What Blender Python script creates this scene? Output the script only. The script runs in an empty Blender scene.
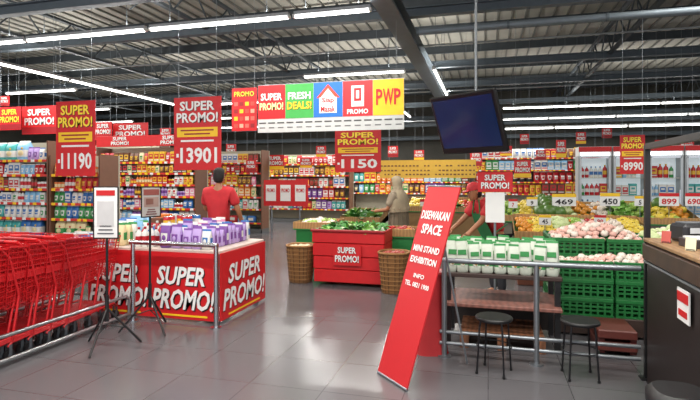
import bpy, math, random
from mathutils import Vector, Matrix
R=random.Random(11)
sc=bpy.context.scene
col=sc.collection
sc.view_settings.view_transform='Standard'
F=505.0; H=1.6; HY=178.0; A=math.radians(15.3)
fw=Vector((-math.sin(A),math.cos(A),0)); rt=Vector((math.cos(A),math.sin(A),0))
def W(px,py,d):
    p=fw*d+rt*((px-350)/F*d); p.z=H+(HY-py)/F*d; return p
def G(px,py,z=0.0): return W(px,py,F*(H-z)/(py-HY))
def X(px,y):
    v=fw+rt*((px-350)/F); return v.x/v.y*y
def Z(px,py,y):
    v=fw+rt*((px-350)/F); return H+(HY-py)/F*(y/v.y)
# ---------------- materials
def lin(h):
    if isinstance(h,str):
        h=[int(h[i:i+2],16)/255 for i in (0,2,4)]
    return tuple((c/12.92 if c<=.04045 else ((c+.055)/1.055)**2.4) for c in h)
MC={}
def M(hexc,rough=.5,metal=0.0,em=0.0,var=.12,scale=9.0,kind='noise',alpha=None,bump=0):
    key=(hexc,rough,metal,em,var,scale,kind,alpha,bump)
    if key in MC: return MC[key]
    m=bpy.data.materials.new('mat_'+kind+'_'+hexc); m.use_nodes=True
    nt=m.node_tree; b=nt.nodes['Principled BSDF']; c=lin(hexc)
    b.inputs['Roughness'].default_value=rough; b.inputs['Metallic'].default_value=metal
    tc=nt.nodes.new('ShaderNodeTexCoord')
    if kind=='weave': t=nt.nodes.new('ShaderNodeTexWave'); t.bands_direction='Z'; t.inputs['Distortion'].default_value=3
    elif kind=='wood': t=nt.nodes.new('ShaderNodeTexWave'); t.inputs['Distortion'].default_value=5
    elif kind=='voro': t=nt.nodes.new('ShaderNodeTexVoronoi')
    else: t=nt.nodes.new('ShaderNodeTexNoise')
    t.inputs['Scale'].default_value=scale
    nt.links.new(tc.outputs['Object'],t.inputs['Vector'])
    mx=nt.nodes.new('ShaderNodeMix'); mx.data_type='RGBA'
    mx.inputs['A'].default_value=tuple(x*(1-var) for x in c)+(1,)
    mx.inputs['B'].default_value=tuple(min(1,x*(1+var)) for x in c)+(1,)
    src=t.outputs['Distance'] if kind=='voro' else t.outputs[0] if kind=='noise' else t.outputs['Fac'] if 'Fac' in t.outputs else t.outputs[0]
    nt.links.new(src,mx.inputs['Factor'])
    nt.links.new(mx.outputs['Result'],b.inputs['Base Color'])
    if bump:
        bp=nt.nodes.new('ShaderNodeBump'); bp.inputs['Strength'].default_value=bump; bp.inputs['Distance'].default_value=.02
        nt.links.new(src,bp.inputs['Height']); nt.links.new(bp.outputs['Normal'],b.inputs['Normal'])
    if em:
        b.inputs['Emission Strength'].default_value=em; nt.links.new(mx.outputs['Result'],b.inputs['Emission Color'])
    if alpha is not None: b.inputs['Alpha'].default_value=alpha
    MC[key]=m; return m
RED=M('c4151b',.5); DRED=M('94121a',.5); WHITE=M('e4e4e2',.5,var=.03); BLACK=M('151517',.45); YEL=M('ecc020',.5)
CHROME=M('c9cdd2',.22,1.0,var=.04); GRAYM=M('8a9096',.4,.6); GREEN=M('1e7a3a',.45); DGREEN=M('14602a',.5)
BLUE=M('1a66b4',.5); WOOD=M('7b5138',.5,kind='wood',scale=6,var=.25); TAN=M('a8804f',.55,kind='wood',scale=6,var=.15)
SHELF=M('b9b9b0',.4,.1); STEEL=M('5f666d',.5,.5); 
# ---------------- builder
_tc={}
def tgeo(s):
    if s in _tc: return _tc[s]
    cu=bpy.data.curves.new('t','FONT'); cu.body=s; cu.size=1; cu.offset=.022 if len(s)<4 else .028; cu.resolution_u=2
    o=bpy.data.objects.new('t',cu); col.objects.link(o)
    me=bpy.data.meshes.new_from_object(o.evaluated_get(bpy.context.evaluated_depsgraph_get()))
    vs=[tuple(v.co) for v in me.vertices]; fs=[tuple(p.vertices) for p in me.polygons]
    x0=min(v[0] for v in vs);x1=max(v[0] for v in vs);z0=min(v[1] for v in vs);z1=max(v[1] for v in vs)
    vs=[((v[0]-x0)/(x1-x0)-.5,(v[1]-z0)/(z1-z0)-.5) for v in vs]
    bpy.data.objects.remove(o); bpy.data.meshes.remove(me); bpy.data.curves.remove(cu)
    _tc[s]=(vs,fs); return _tc[s]
class B:
    def __init__(s): s.v=[];s.f=[];s.m=[];s.s=[];s.mats=[];s.T=None
    def mi(s,m):
        if m not in s.mats: s.mats.append(m)
        return s.mats.index(m)
    def add(s,vs,fs,m,sm=False):
        o=len(s.v)
        if s.T is not None: vs=[tuple(s.T@Vector(v)) for v in vs]
        s.v+=[tuple(v) for v in vs]; i=s.mi(m) if not isinstance(m,list) else None
        for k,f in enumerate(fs):
            s.f.append(tuple(a+o for a in f)); s.m.append(i if i is not None else s.mi(m[k])); s.s.append(sm)
    def box(s,c,d,m,bev=0,Mx=None):
        hx,hy,hz=d[0]/2,d[1]/2,d[2]/2
        if not bev:
            vs=[(x*hx,y*hy,z*hz) for z in(-1,1) for y in(-1,1) for x in(-1,1)]
            fs=[(0,2,3,1),(4,5,7,6),(0,1,5,4),(2,6,7,3),(0,4,6,2),(1,3,7,5)]
        else:
            b=min(bev,hx*.9,hy*.9,hz*.9); vs=[];ix={}
            for sx in(-1,1):
                for sy in(-1,1):
                    for sz in(-1,1):
                        ix[sx,sy,sz]=len(vs)
                        vs+=[(sx*hx,sy*(hy-b),sz*(hz-b)),(sx*(hx-b),sy*hy,sz*(hz-b)),(sx*(hx-b),sy*(hy-b),sz*hz)]
            fs=[]
            def cyc(l,ax): return tuple(ix[k]+ax for k in l)
            for q in(-1,1):
                fs.append(cyc([(q,-1,-1),(q,1,-1),(q,1,1),(q,-1,1)],0) if q>0 else cyc([(q,-1,1),(q,1,1),(q,1,-1),(q,-1,-1)],0))
                fs.append(cyc([(-1,q,1),(1,q,1),(1,q,-1),(-1,q,-1)],1) if q>0 else cyc([(-1,q,-1),(1,q,-1),(1,q,1),(-1,q,1)],1))
                fs.append(cyc([(-1,-1,q),(1,-1,q),(1,1,q),(-1,1,q)],2) if q>0 else cyc([(-1,1,q),(1,1,q),(1,-1,q),(-1,-1,q)],2))
            for a in(-1,1):
                for c2 in(-1,1):
                    p,q=ix[a,c2,-1],ix[a,c2,1]; fs.append((p,q,q+1,p+1) if a*c2<0 else (p,p+1,q+1,q))
                    p,q=ix[a,-1,c2],ix[a,1,c2]; fs.append((p,p+2,q+2,q) if a*c2<0 else (p,q,q+2,p+2))
                    p,q=ix[-1,a,c2],ix[1,a,c2]; fs.append((p+1,q+1,q+2,p+2) if a*c2<0 else (p+1,p+2,q+2,q+1))
            for k,p in ix.items(): fs.append((p,p+1,p+2) if k[0]*k[1]*k[2]>0 else (p,p+2,p+1))
        if Mx is not None: vs=[tuple(Mx@Vector(v)) for v in vs]
        s.add([(v[0]+c[0],v[1]+c[1],v[2]+c[2]) for v in vs],fs,m)
    def cyl(s,p,q,r,m,r2=None,n=8,sm=True):
        p=Vector(p);q=Vector(q);d=(q-p)
        if d.length<1e-6: return
        r2=r if r2 is None else r2
        d.normalize(); u=d.orthogonal().normalized(); w=d.cross(u)
        vs=[p+(u*math.cos(a)+w*math.sin(a))*r for a in [2*math.pi*i/n for i in range(n)]]
        vs+=[q+(u*math.cos(a)+w*math.sin(a))*r2 for a in [2*math.pi*i/n for i in range(n)]]
        s.add(vs,[(i,(i+1)%n,n+(i+1)%n,n+i) for i in range(n)],m,sm and n>4)
        s.add(vs,[tuple(range(n))[::-1],tuple(range(n,2*n))],m)
    def path(s,pts,r,m,n=6,close=False):
        pts=list(pts)
        if close: pts.append(pts[0])
        for a,b in zip(pts,pts[1:]): s.cyl(a,b,r,m,n=n)
    def loft(s,secs,m,n=12,e=1.0,c=(0,0,0),cap=True,sm=True):
        vs=[]
        for sec in secs:
            z,rx,ry=sec[:3]; ox,oy=(sec[3],sec[4]) if len(sec)>3 else (0,0)
            for i in range(n):
                a=2*math.pi*(i+.5)/n; ca,sa=math.cos(a),math.sin(a)
                vs.append((c[0]+ox+rx*math.copysign(abs(ca)**e,ca),c[1]+oy+ry*math.copysign(abs(sa)**e,sa),c[2]+z))
        k=len(secs); fs=[];ms=[]
        for j in range(k-1):
            for i in range(n):
                fs.append((j*n+i,j*n+(i+1)%n,(j+1)*n+(i+1)%n,(j+1)*n+i)); ms.append(m[j] if isinstance(m,list) else m)
        s.add(vs,fs,ms,sm)
        if cap: s.add(vs,[tuple(range(n))[::-1],tuple(range((k-1)*n,k*n))],[ms[0],ms[-1]])
    def ell(s,c,r,m,n=12,k=8):
        s.loft([(-math.cos(math.pi*j/k)*r[2],max(.001,math.sin(math.pi*j/k))*r[0],max(.001,math.sin(math.pi*j/k))*r[1]) for j in range(k+1)],m,n=n,c=c)
    def text(s,t,m,cx,cz,w,h,y=-.006,rot=0,shear=0.0):
        vs,fs=tgeo(t); out=[]
        for a,b in vs:
            a2=a*w+shear*b*h; b2=b*h
            if rot: a2,b2=a2*math.cos(rot)-b2*math.sin(rot),a2*math.sin(rot)+b2*math.cos(rot)
            out.append((cx+a2,y,cz+b2))
        s.add(out,fs,m)
    def stext(s,t,cx,cz,w,h,y=-.006,m=None,sh=None,**k):
        if h>.02: s.text(t,sh or BLACK,cx+h*.05,cz-h*.06,w,h,y=y,**k)
        s.text(t,m or WHITE,cx,cz,w,h,y=y-.005,**k)
    def mesh(s,name):
        me=bpy.data.meshes.new(name); me.from_pydata(s.v,[],s.f)
        for m in s.mats: me.materials.append(m)
        me.polygons.foreach_set('material_index',s.m); me.polygons.foreach_set('use_smooth',s.s)
        me.update(); return me
def O(name,me,loc=(0,0,0),rz=0.0,par=None,label=None,cat=None,group=None,kind=None,rot=None,sc_=None):
    if isinstance(me,B): me=me.mesh(name)
    o=bpy.data.objects.new(name,me); o.location=loc; o.rotation_euler=rot if rot else (0,0,rz)
    if sc_: o.scale=sc_ if not isinstance(sc_,(int,float)) else (sc_,)*3
    if par: o.parent=par
    if label:o['label']=label
    if cat:o['category']=cat
    if group:o['group']=group
    if kind:o['kind']=kind
    col.objects.link(o); return o
def E(name,loc,rz,label,cat,group=None):
    o=O(name,None,loc,rz,label=label,cat=cat,group=group); o.empty_display_size=.1; return o
def dup(root,loc,rz=None):
    n=root.copy(); n.location=loc
    if rz is not None: n.rotation_euler=(0,0,rz)
    col.objects.link(n)
    def rec(a,b):
        for ch in a.children:
            c=ch.copy(); c.parent=b; col.objects.link(c); rec(ch,c)
    rec(root,n); return n
# ---------------- camera
cam=bpy.data.cameras.new('camera'); co=bpy.data.objects.new('camera',cam); col.objects.link(co)
co.location=(0,0,H); co.rotation_euler=(math.pi/2,0,A); cam.sensor_width=36; cam.lens=36*F/700; cam.shift_y=-22/700
cam.clip_start=.05; sc.camera=co
# ---------------- shell
fm=bpy.data.materials.new('floor_tiles'); fm.use_nodes=True; nt=fm.node_tree; b=nt.nodes['Principled BSDF']
tc=nt.nodes.new('ShaderNodeTexCoord'); br=nt.nodes.new('ShaderNodeTexBrick'); br.offset=0; br.inputs['Scale'].default_value=1
br.inputs['Brick Width'].default_value=.6; br.inputs['Row Height'].default_value=.6; br.inputs['Mortar Size'].default_value=.004
br.inputs['Color1'].default_value=lin('615f62')+(1,); br.inputs['Color2'].default_value=lin('5a585b')+(1,); br.inputs['Mortar'].default_value=lin('454346')+(1,)
nz=nt.nodes.new('ShaderNodeTexNoise'); nz.inputs['Scale'].default_value=1.2; nz.inputs['Detail'].default_value=1
mx=nt.nodes.new('ShaderNodeMix'); mx.data_type='RGBA'; mx.blend_type='MULTIPLY'; mx.inputs['Factor'].default_value=.12
nt.links.new(tc.outputs['Object'],br.inputs['Vector']); nt.links.new(tc.outputs['Object'],nz.inputs['Vector'])
nt.links.new(br.outputs['Color'],mx.inputs['A']); nt.links.new(nz.outputs['Fac'],mx.inputs['B']); nt.links.new(mx.outputs['Result'],b.inputs['Base Color'])
mr=nt.nodes.new('ShaderNodeMapRange'); mr.inputs['To Min'].default_value=.17; mr.inputs['To Max'].default_value=.25
nt.links.new(nz.outputs['Fac'],mr.inputs['Value']); nt.links.new(mr.outputs['Result'],b.inputs['Roughness'])
q=B(); q.box((-5,11,-.05),(36,30,.1),fm); O('floor',q,kind='structure',label='grey glossy square tile floor')
q=B(); wl=M('4f4e48',.8,var=.4,scale=.8)
q.box((-5,26.1,3),(36,.2,6),wl); O('wall_back',q,kind='structure',label='grey back wall of store')
q=B(); q.box((-23,11,3),(.2,30,6),wl); O('wall_left',q,kind='structure')
q=B(); q.box((13,11,3),(.2,30,6),wl); O('wall_right',q,kind='structure')
roof=M('a2a096',.8,var=.3,scale=1.5); rib=M('70706a',.7)
q=B(); q.box((-5,11,5.95),(36,30,.1),roof)
x=-22.5
while x<12.8: q.box((x,11,5.88),(.04,30,.05),rib); x+=.35
O('ceiling',q,kind='structure',label='grey corrugated metal roof underside')
bs=M('484f54',.6,.2); bs2=M('616c74',.55,.2)
for i,y in enumerate([2.2,4.0,5.8,7.6,9.7,11.9,14.2,16.5,19.2,22.1,24.4]):
    q=B(); q.box((0,0,.11),(35.5,.08,.012),bs); q.box((0,0,-.11),(35.5,.08,.012),bs); q.box((0,0,0),(35.5,.012,.21),bs)
    O('roof_purlin',q,(-5,y,5.73),label='dark grey steel roof purlin under the metal roof',cat='beam',group='roof purlins')
for x in [-16,-10.2,-5.8,3.0,7.4]:
    q=B(); q.box((0,11.2,5.5),(.1,29,.06),bs); q.box((0,11.2,4.8),(.1,29,.06),bs)
    y=-2.8
    while y<25:
        q.cyl((0,y,4.8),(0,y+.7,5.5),.02,bs,n=5); q.cyl((0,y+.7,5.5),(0,y+1.4,4.8),.02,bs,n=5); y+=1.4
    O('roof_truss',q,(x,0,0),label='dark steel roof truss with diagonal webbing',cat='roof truss',group='roof trusses')
q=B(); q.box((0,0,.13),(.34,19,.03),bs2); q.box((0,0,-.13),(.34,19,.03),bs2); q.box((0,0,0),(.03,19,.24),bs2)
O('ceiling_beam',q,(-1.6,8.3,4.5),label='wide grey steel beam under the roof',cat='beam')
for y,z in [(9.6,4.75),(14.2,4.75),(7.0,4.55),(17.6,4.8),(21.4,4.7),(22.8,4.0),(24.6,4.5),(25.4,3.6)]:
    q=B(); q.box((0,0,.08),(33,.16,.02),bs2); q.box((0,0,-.08),(33,.16,.02),bs2); q.box((0,0,0),(33,.02,.16),bs2)
    O('ceiling_beam',q,(-5,y,z),label='long grey steel beam spanning the store',cat='beam')
for px,y in [(497,6.0),(600,7.5),(455,5.6),(130,8),(640,12)]:
    q=B(); q.cyl((0,0,0),(.25,1.2,1.1),.012,bs2); O('ceiling_conduit',q,(X(px,y),y,4.75),label='thin grey conduit pipe under the roof',cat='pipe')
for k,(y,z) in enumerate([(11.5,4.6),(16.5,4.4),(20.5,3.9)]):
    q=B(); q.cyl((-16,0,0),(16,0,0),.02,M('9aa0a4',.5,.3),n=6); O('sprinkler_pipe',q,(-4,y,z),label='thin pale sprinkler pipe running under the roof',cat='pipe')
q=B(); q.cyl((-4.5,0,0),(6.5,0,0),.06,M('7b868e',.5,.3),n=14)
for k in range(8): q.cyl((-4.5+1.5*k,0,0),(-4.46+1.5*k,0,0),.07,bs2,n=14)
O('ventilation_duct',q,(3.3,8.8,4.15),label='round grey metal ventilation duct under the beams',cat='duct')
# ---------------- luminaires
TUBE=M('fffdf6',.5,em=7.0,var=.01)
def fixture_mesh(L):
    h=B(); h.box((0,0,.045),(L,.08,.05),M('a9adb0',.5)); h.box((-L/2,0,0),(.04,.08,.05),WHITE); h.box((L/2,0,0),(.04,.08,.05),WHITE)
    t=B(); t.cyl((-L/2+.02,0,-.01),(L/2-.02,0,-.01),.028,TUBE,n=8)
    w=B(); w.cyl((0,0,.07),(0,0,1.69),.006,bs)
    return h.mesh('lamp_housing'),t.mesh('fluorescent_tube'),w.mesh('suspension_rod')
LMS={}
def lamp(x,y,z=4.2,along='x',light=True,pw=85,up=0,L=2.6):
    rz=0 if along=='x' else math.pi/2
    if L not in LMS: LMS[L]=fixture_mesh(L)
    e=E('fluorescent_light',(x,y,z),rz,'long white fluorescent batten light hanging under the roof','ceiling light','fluorescent lights')
    a,b2,c=LMS[L]
    O('lamp_housing',a,par=e); O('fluorescent_tube',b2,par=e)
    if z<4.5: O('suspension_rod',c,(-L*.35,0,0),par=e); O('suspension_rod',c,(L*.35,0,0),par=e)
    for on,pp,rx,dz in ((light,pw,0,-.05),(up,up,math.pi,.12)):  # second lamp points up from above the housing, added to brighten the roof
        if on:
            l=bpy.data.lights.new('area_light','AREA'); l.shape='RECTANGLE'; l.size=L-.1; l.size_y=.06; l.energy=pp; l.color=(1,.965,.91)
            lo=bpy.data.objects.new('tube_light',l); lo.location=(x,y,z+dz); lo.rotation_euler=(rx,0,rz); col.objects.link(lo)
for x in (-12.4,-9.75,-7.1,-4.4): lamp(x,7.6,pw=88,up=40)
lamp(-2.38,7.6,L=1.25,pw=70,up=30)
for x in (-13,-3.26): lamp(x,12.2,pw=100,up=55)
for x in (-15,-8,-4): lamp(x,15.9,pw=95,up=35)
for x in (-17,-12,-7,1.83,4.45,7.07): lamp(x,19.7,pw=110,up=35)
for x in (-12,-9.4,-6.8,-1,1.2,3.85,6.5,9.15): lamp(x,23.4,light=False)
for x in (1.2,3.85,6.5): lamp(x,21.5,z=3.6,light=False)
for x in (-7,-3.6,-.4,2.4): lamp(x,3.2,pw=95,up=100)
for x in (-3,-.4,2.2): lamp(x,.6,pw=95,up=45)  # unseen front row, added to brighten the floor near the camera
for x,ys in [(-10.7,[9.6,12.25,14.9,17.5]),(-1.25,[13.4,16.0]),(-6.0,[17.5,20.1,22.7]),(-3.2,[17.5,20.1])]:
    for y in ys: lamp(x,y,along='y',pw=90,up=30)
for x in (3.9,6.5): lamp(x,8.1,pw=90,up=45,z=4.85)
# ---------------- world
w=bpy.data.worlds.new('world'); sc.world=w; w.use_nodes=True
w.node_tree.nodes['Background'].inputs[0].default_value=(.97,.97,1,1); w.node_tree.nodes['Background'].inputs[1].default_value=1.2
# ---------------- products
PR={}
def reg(k,b,w,d,h,name,label,cat): PR[k]=(b.mesh(name),w,d,h,name,label,cat)
cn={'red':'b8202a','white':'d8d8d4','green':'328a48','blue':'326aac','yellow':'dab032','purple':'744694','teal':'429f9c','pink':'d880a0','orange':'d46e22','brown':'6a402a','lilac':'b096cc','cream':'dccc9e','black':'26262a','sky':'82b4d8'}
def C(c): return M(cn[c],.4,var=.08)
combos=[('white','blue'),('white','red'),('green','white'),('red','yellow'),('blue','white'),('yellow','red'),('purple','white'),('pink','white'),('teal','white'),('orange','cream'),('brown','yellow'),('cream','green'),('sky','white'),('lilac','purple'),('red','white'),('white','green'),('black','red'),('brown','red'),('black','cream')]
for i,(a,c) in enumerate(combos):
    ma,mc=C(a),C(c)
    q=B(); q.loft([(0,.036,.036),(.01,.04,.04),(.06,.04,.04),(.13,.04,.04),(.17,.037,.037),(.205,.014,.014),(.215,.013,.013),(.216,.016,.016),(.24,.016,.016)],[ma,ma,mc,ma,ma,ma,mc,mc],n=10)
    reg(('bottle',i),q,.085,.085,.24,'bottle','%s plastic bottle with %s label and cap'%(a,c),'bottle')
    q=B(); q.loft([(0,.05,.035),(.02,.06,.042),(.09,.064,.04),(.16,.062,.028),(.19,.06,.01),(.21,.06,.004)],ma,n=12,e=.7); q.loft([(.06,.05,.043),(.14,.05,.036)],mc,n=8,e=.6)
    reg(('pouch',i),q,.13,.09,.21,'pouch','%s refill pouch with %s print'%(a,c),'packaged goods')
    q=B(); q.box((0,0,.11),(.13,.09,.22),ma,bev=.004); q.box((0,-.046,.12),(.1,.002,.1),mc); q.box((0,-.048,.13),(.06,.002,.035),ma); q.box((0,-.046,.04),(.11,.002,.02),C('white' if a!='white' else 'red'))
    reg(('carton',i),q,.135,.1,.22,'carton','%s cardboard carton with %s panel'%(a,c),'box')
    q=B(); q.loft([(0,.036,.036),(.004,.038,.038),(.03,.038,.038),(.09,.038,.038),(.125,.038,.038),(.13,.035,.035)],[CHROME,ma,mc,ma,CHROME],n=10)
    reg(('can',i),q,.08,.08,.13,'can','%s and %s metal tin can'%(a,c),'can')
    q=B(); q.loft([(0,.1,.05),(.03,.115,.065),(.13,.115,.065),(.16,.1,.05),(.165,.03,.01)],ma,n=12,e=.45); q.box((0,-.064,.08),(.13,.006,.07),mc,bev=.002); 
    reg(('pack',i),q,.24,.13,.165,'tissue_pack','%s plastic wrapped tissue pack with %s label'%(a,c),'tissue pack')
    q=B(); q.loft([(0,.045,.03),(.01,.055,.042),(.05,.057,.044),(.13,.056,.04),(.17,.055,.024),(.195,.056,.008),(.215,.056,.003)],[ma,ma,ma,ma,ma,mc],n=14,e=.6)
    q.loft([(.045,.043,.0455),(.13,.043,.0425)],mc,n=10,e=.5); q.ell((0,-.046,.09),(.02,.004,.024),ma,n=10,k=6); q.box((.0565,0,.09),(.003,.04,.07),mc)
    reg(('wrap',i),q,.118,.09,.215,'soft_pouch','%s upright soft pouch with %s label'%(a,c),'packaged goods')
    q=B(); q.loft([(0,.1,.07),(.02,.113,.082),(.05,.116,.086),(.16,.117,.086),(.22,.116,.078),(.27,.113,.04),(.29,.116,.012),(.31,.117,.004)],[ma,ma,mc,ma,ma,ma,mc],n=14,e=.6); q.ell((0,-.087,.11),(.06,.006,.045),C('cream'),n=10,k=6); q.ell((.03,-.09,.19),(.02,.006,.02),C('red' if i%2 else 'yellow'),n=8,k=5)
    reg(('bag',i),q,.24,.18,.31,'soft_bag','%s large soft plastic pack with %s band'%(a,c),'packaged goods')
def put(k,loc,rz=0,group=None,s=None):
    me,w_,d_,h_,n,l,c=PR[k]; return O(n,me,loc,rz,label=l,cat=c,group=group,sc_=s)
def fill(shape,ids,x0,x1,y,z,s=1.0,rows=1,group=None,gap=1.03,run=(1,3),rz=0):
    x=x0; multi=isinstance(shape,(list,tuple))
    while True:
        sh=R.choice(shape) if multi else shape
        i=R.choice(ids); s2=s*R.uniform(.9,1.1) if multi else s; w_,d_,h_=[a*s2 for a in PR[(sh,i)][1:4]]
        for _ in range(R.randint(*run)):
            if x+w_>x1: return
            for r in range(rows): put((sh,i),(x+w_/2,y+d_/2+r*d_*1.05,z),rz,group,round(s2,3))
            x+=w_*gap
def gondola(x0,x1,y,dp,zs,plan,header=None,cpanel='a09a88',s=1.0,grp='shelf goods',frame='6c4a38'):
    w_=x1-x0; e=E('supermarket_shelf',((x0+x1)/2,y,0),0,'metal gondola shelving packed with groceries','shelf')
    top=zs[-1]+.36
    q=B(); q.box((0,dp,top/2),(w_,.04,top),M(cpanel,.5)); q.box((0,dp/2,.06),(w_,dp,.12),M('55585a',.5)); 
    for xx in (-w_/2+.02,w_/2-.02): q.box((xx,dp*.5,top/2),(.03,dp,top),M(frame,.5))
    O('shelf_frame',q,par=e)
    for z in zs:
        q=B(); q.box((0,dp/2,z-.015),(w_-.08,dp-.06,.03),SHELF); q.box((0,.01,z-.02),(w_-.08,.012,.045),M('c8352c',.5))
        x=-w_/2+.1
        while x<w_/2-.1: q.box((x,.0,z-.02),(.08,.006,.05),YEL if R.random()<.6 else WHITE); x+=R.uniform(.12,.24)
        O('shelf_board',q,par=e)
    if header:
        q=B(); q.box((0,.02,top+.14),(w_,.03,.26),RED,bev=.005)
        n=max(1,int(w_/1.2))
        for i in range(n):
            cx=-w_/2+w_*(i+.5)/n; q.stext('SUPER',cx,top+.2,.4,.09,y=.0); q.stext('PROMO!',cx,top+.09,.5,.09,y=.0)
        O('header_sign',q,par=e)
    for z,(shape,ids,ss) in zip(zs,plan): fill(shape,ids,x0+.06,x1-.06,y+.04,z+.001,s=ss,group=grp)
    return e
allc=list(range(19)); MIX=['carton','pouch','wrap']; MIX2=['bottle','carton','pouch','can']
zs=[.15,.5,.84,1.13,1.4,1.67,1.95]
yA=7.7
gondola(X(-12,yA),X(48,yA),yA,.5,zs,[('bag',[0,2,12],1),(['bag','wrap'],[2,8,15,4],.95),(['wrap','pouch'],[2,15,0,11,8,12],1.1),(MIX2,[0,7,1,11,15,12],.95),(['carton','can','bottle'],[1,14,3,0,5,17],.95),(MIX,[0,8,12,1,14],.95),(['bag','wrap'],[0,12,8,7,13,11],1.1)],grp='goods on the tall shelf')
gondola(X(49,yA),X(100,yA),yA,.5,zs[:6],[('bag',[0,2,12],1),(['bag','wrap'],[2,11],.95),('wrap',[2,15,4,11],1.15),(MIX,[0,4,8,2,7],1.0),(MIX2,[1,14,3,9,12,5],.95),(MIX2,[3,5,14,0,9],1.0)],grp='goods on the tall shelf')
yB=10.2
gondola(X(96,yB),X(196,yB),yB,.5,[.2,.6,.9,1.18,1.45,1.72,1.98],[('pack',allc,1.2),(MIX,[4,12,6,2,1],1.05),(MIX2,[0,1,4,12,15,7],.98),(MIX2,[7,3,13,1,5,10,11],.95),(MIX2,[3,5,9,1,11],.95),(MIX,[14,5,10,16,11],.92),(MIX,[14,3,10,5,11],1)],header=True,grp='goods on the middle shelf')
yC=13.4
gondola(X(190,yC),X(262,yC),yC,.5,[.3,.7,1.05,1.4,1.75,2.05],[('pack',allc,1.2),(MIX,allc,1.2),(MIX,[3,5,9,14,11,10],1.3),(MIX,[3,10,5,14,7],1.25),(MIX,[3,5,14,17,11],1.15),('carton',[0,1,5,17],1.2)],grp='goods on the far shelf')
gondola(X(0,yC),X(150,yC),yC+.5,.5,[1.2,1.6,2.0,2.35],[(MIX,allc,1.3),(MIX,allc,1.4),(MIX,[0,1,14,15,17],1.3),('pack',[1,0,14,5],1.3)],grp='goods on the far shelf')
yD=17
gondola(X(262,yD),X(350,yD),yD,.5,[.5,.9,1.3,1.7,2.1],[(MIX,allc,1.4),(MIX,allc,1.5),(MIX,[0,1,3,11,5,17,7],1.4),(MIX,[1,14,3,5,10],1.5),(MIX,[1,14,3,11],1.4)],grp='goods on the rear shelf')
yE=20
gondola(X(352,yE),X(470,yE),yE,.5,[1.0,1.45,1.9],[(MIX,allc,1.7),(MIX,allc,1.8),(MIX,[1,0,2,9,5,10,17],1.7)],grp='goods on the rear shelf')
gondola(X(474,yE),X(600,yE),yE,.5,[1.0,1.45,1.9,2.35],[(MIX,[2,11,9,5,3,17],1.8),(MIX,[2,15,9,14,10,18],1.8),(MIX,[0,2,12,5,14,17],1.7),(MIX,[1,3,10,0,11],1.6)],grp='goods on the rear shelf')
# ---------------- fridges
yF=12.5; x=X(578,yF); FL=M('f4fbff',.5,em=3.0,var=.01)
while x<X(715,yF):
    e=E('display_fridge',(x+.35,yF,0),0,'white and red glass door fridge lit inside and full of drinks','fridge','display fridges')
    q=B(); q.box((0,.4,1.05),(.68,.04,2.1),M('dde8ec',.5,em=.4));  # back panel glows by itself, standing in for light inside the fridge
    for s_ in(-.33,.33): q.box((s_,.2,1.05),(.03,.44,2.1),M('a4a9ac',.4))
    q.box((0,.2,.1),(.68,.44,.2),M('9a9ea0',.4)); q.box((0,.2,2.2),(.68,.46,.22),M('dfe4e6',.4)); q.box((0,-.035,2.14),(.6,.01,.07),FL); q.box((0,-.035,2.25),(.68,.012,.11),RED)
    O('fridge_body',q,par=e)
    for z in(.4,.8,1.2,1.6): 
        q=B(); q.box((0,.2,z),(.62,.34,.02),SHELF); O('shelf_board',q,par=e)
    q=B()
    for s_ in(-.3,.3): q.box((s_,-.03,1.14),(.04,.03,1.85),M('b8bdc0',.3,.6))
    q.box((0,-.03,.22),(.6,.03,.04),CHROME); q.box((0,-.03,2.06),(.6,.03,.04),CHROME); q.box((.26,-.06,1.15),(.02,.03,.4),CHROME)
    O('fridge_door',q,par=e)
    for z in(.41,.81,1.21,1.61): fill(['bottle','carton'],[0,1,15,12,14,2,8,3,5],x+.06,x+.66,yF+.06,z,s=1.15,group='drinks in the fridges',gap=1.03)
    x+=.71
# ---------------- signs
def hsign(cx,y,z0,z1,w_,price=None,mid=True,rz=0,ceil=5.86,yel=False):
    h=z1-z0; e=E('hanging_promo_sign',(cx,y,z0),rz,'red hanging price sign reading SUPER PROMO'+(' with yellow product strip' if mid else ''),'sign','hanging promo signs')
    q=B(); q.box((0,.006,h/2),(w_,.012,h),RED); tm=M('ffd83a',.5) if yel else WHITE
    if price:
        q.stext('SUPER',0,h*.88,w_*.74,h*.13,y=-.002,m=tm); q.stext('PROMO!',0,h*.72,w_*.88,h*.14,y=-.002,m=tm)
        if mid:
            q.box((0,-.002,h*.52),(w_*.86,.004,h*.13),YEL); 
            for k in range(2): q.box((0,-.006,h*(.545-.05*k)),(w_*(.7-.15*k),.002,h*.02),DRED)
            q.box((0,-.003,h*.4),(w_*.7,.003,h*.025),WHITE)
        q.box((-w_*.42,-.002,h*.2),(w_*.05,.003,h*.05),WHITE); q.text(price,WHITE,.03*w_,h*.2,w_*.78,h*.22,y=-.004)
    else:
        q.box((0,-.001,h*.14),(w_,.003,h*.22),YEL if mid else DRED)
        q.stext('SUPER',0,h*.78,w_*.66,h*.24,y=-.002,m=tm); q.stext('PROMO!',0,h*.46,w_*.84,h*.27,y=-.002,m=tm)
    O('sign_panel',q,par=e)
    q=B(); q.cyl((0,0,0),(0,0,ceil-z1),.003,GRAYM,n=4); wm=q.mesh('hanging_wire')
    for s_ in(-.4,.4): O('hanging_wire',wm,(s_*w_,.006,h),par=e)
    return e
def psign(x0,y0,x1,y1,Y,price=None,mid=True,**k):
    a=X(x0,Y);b_=X(x1,Y);m=(x0+x1)/2; hsign((a+b_)/2,Y,Z(m,y1,Y),Z(m,y0,Y),b_-a,price,mid,**k)
psign(56,101,95,176,7.0,'11190',yel=True); psign(174,97,221,170,7.3,'13901'); psign(335,130,381,172,11,'1150',yel=True)
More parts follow.
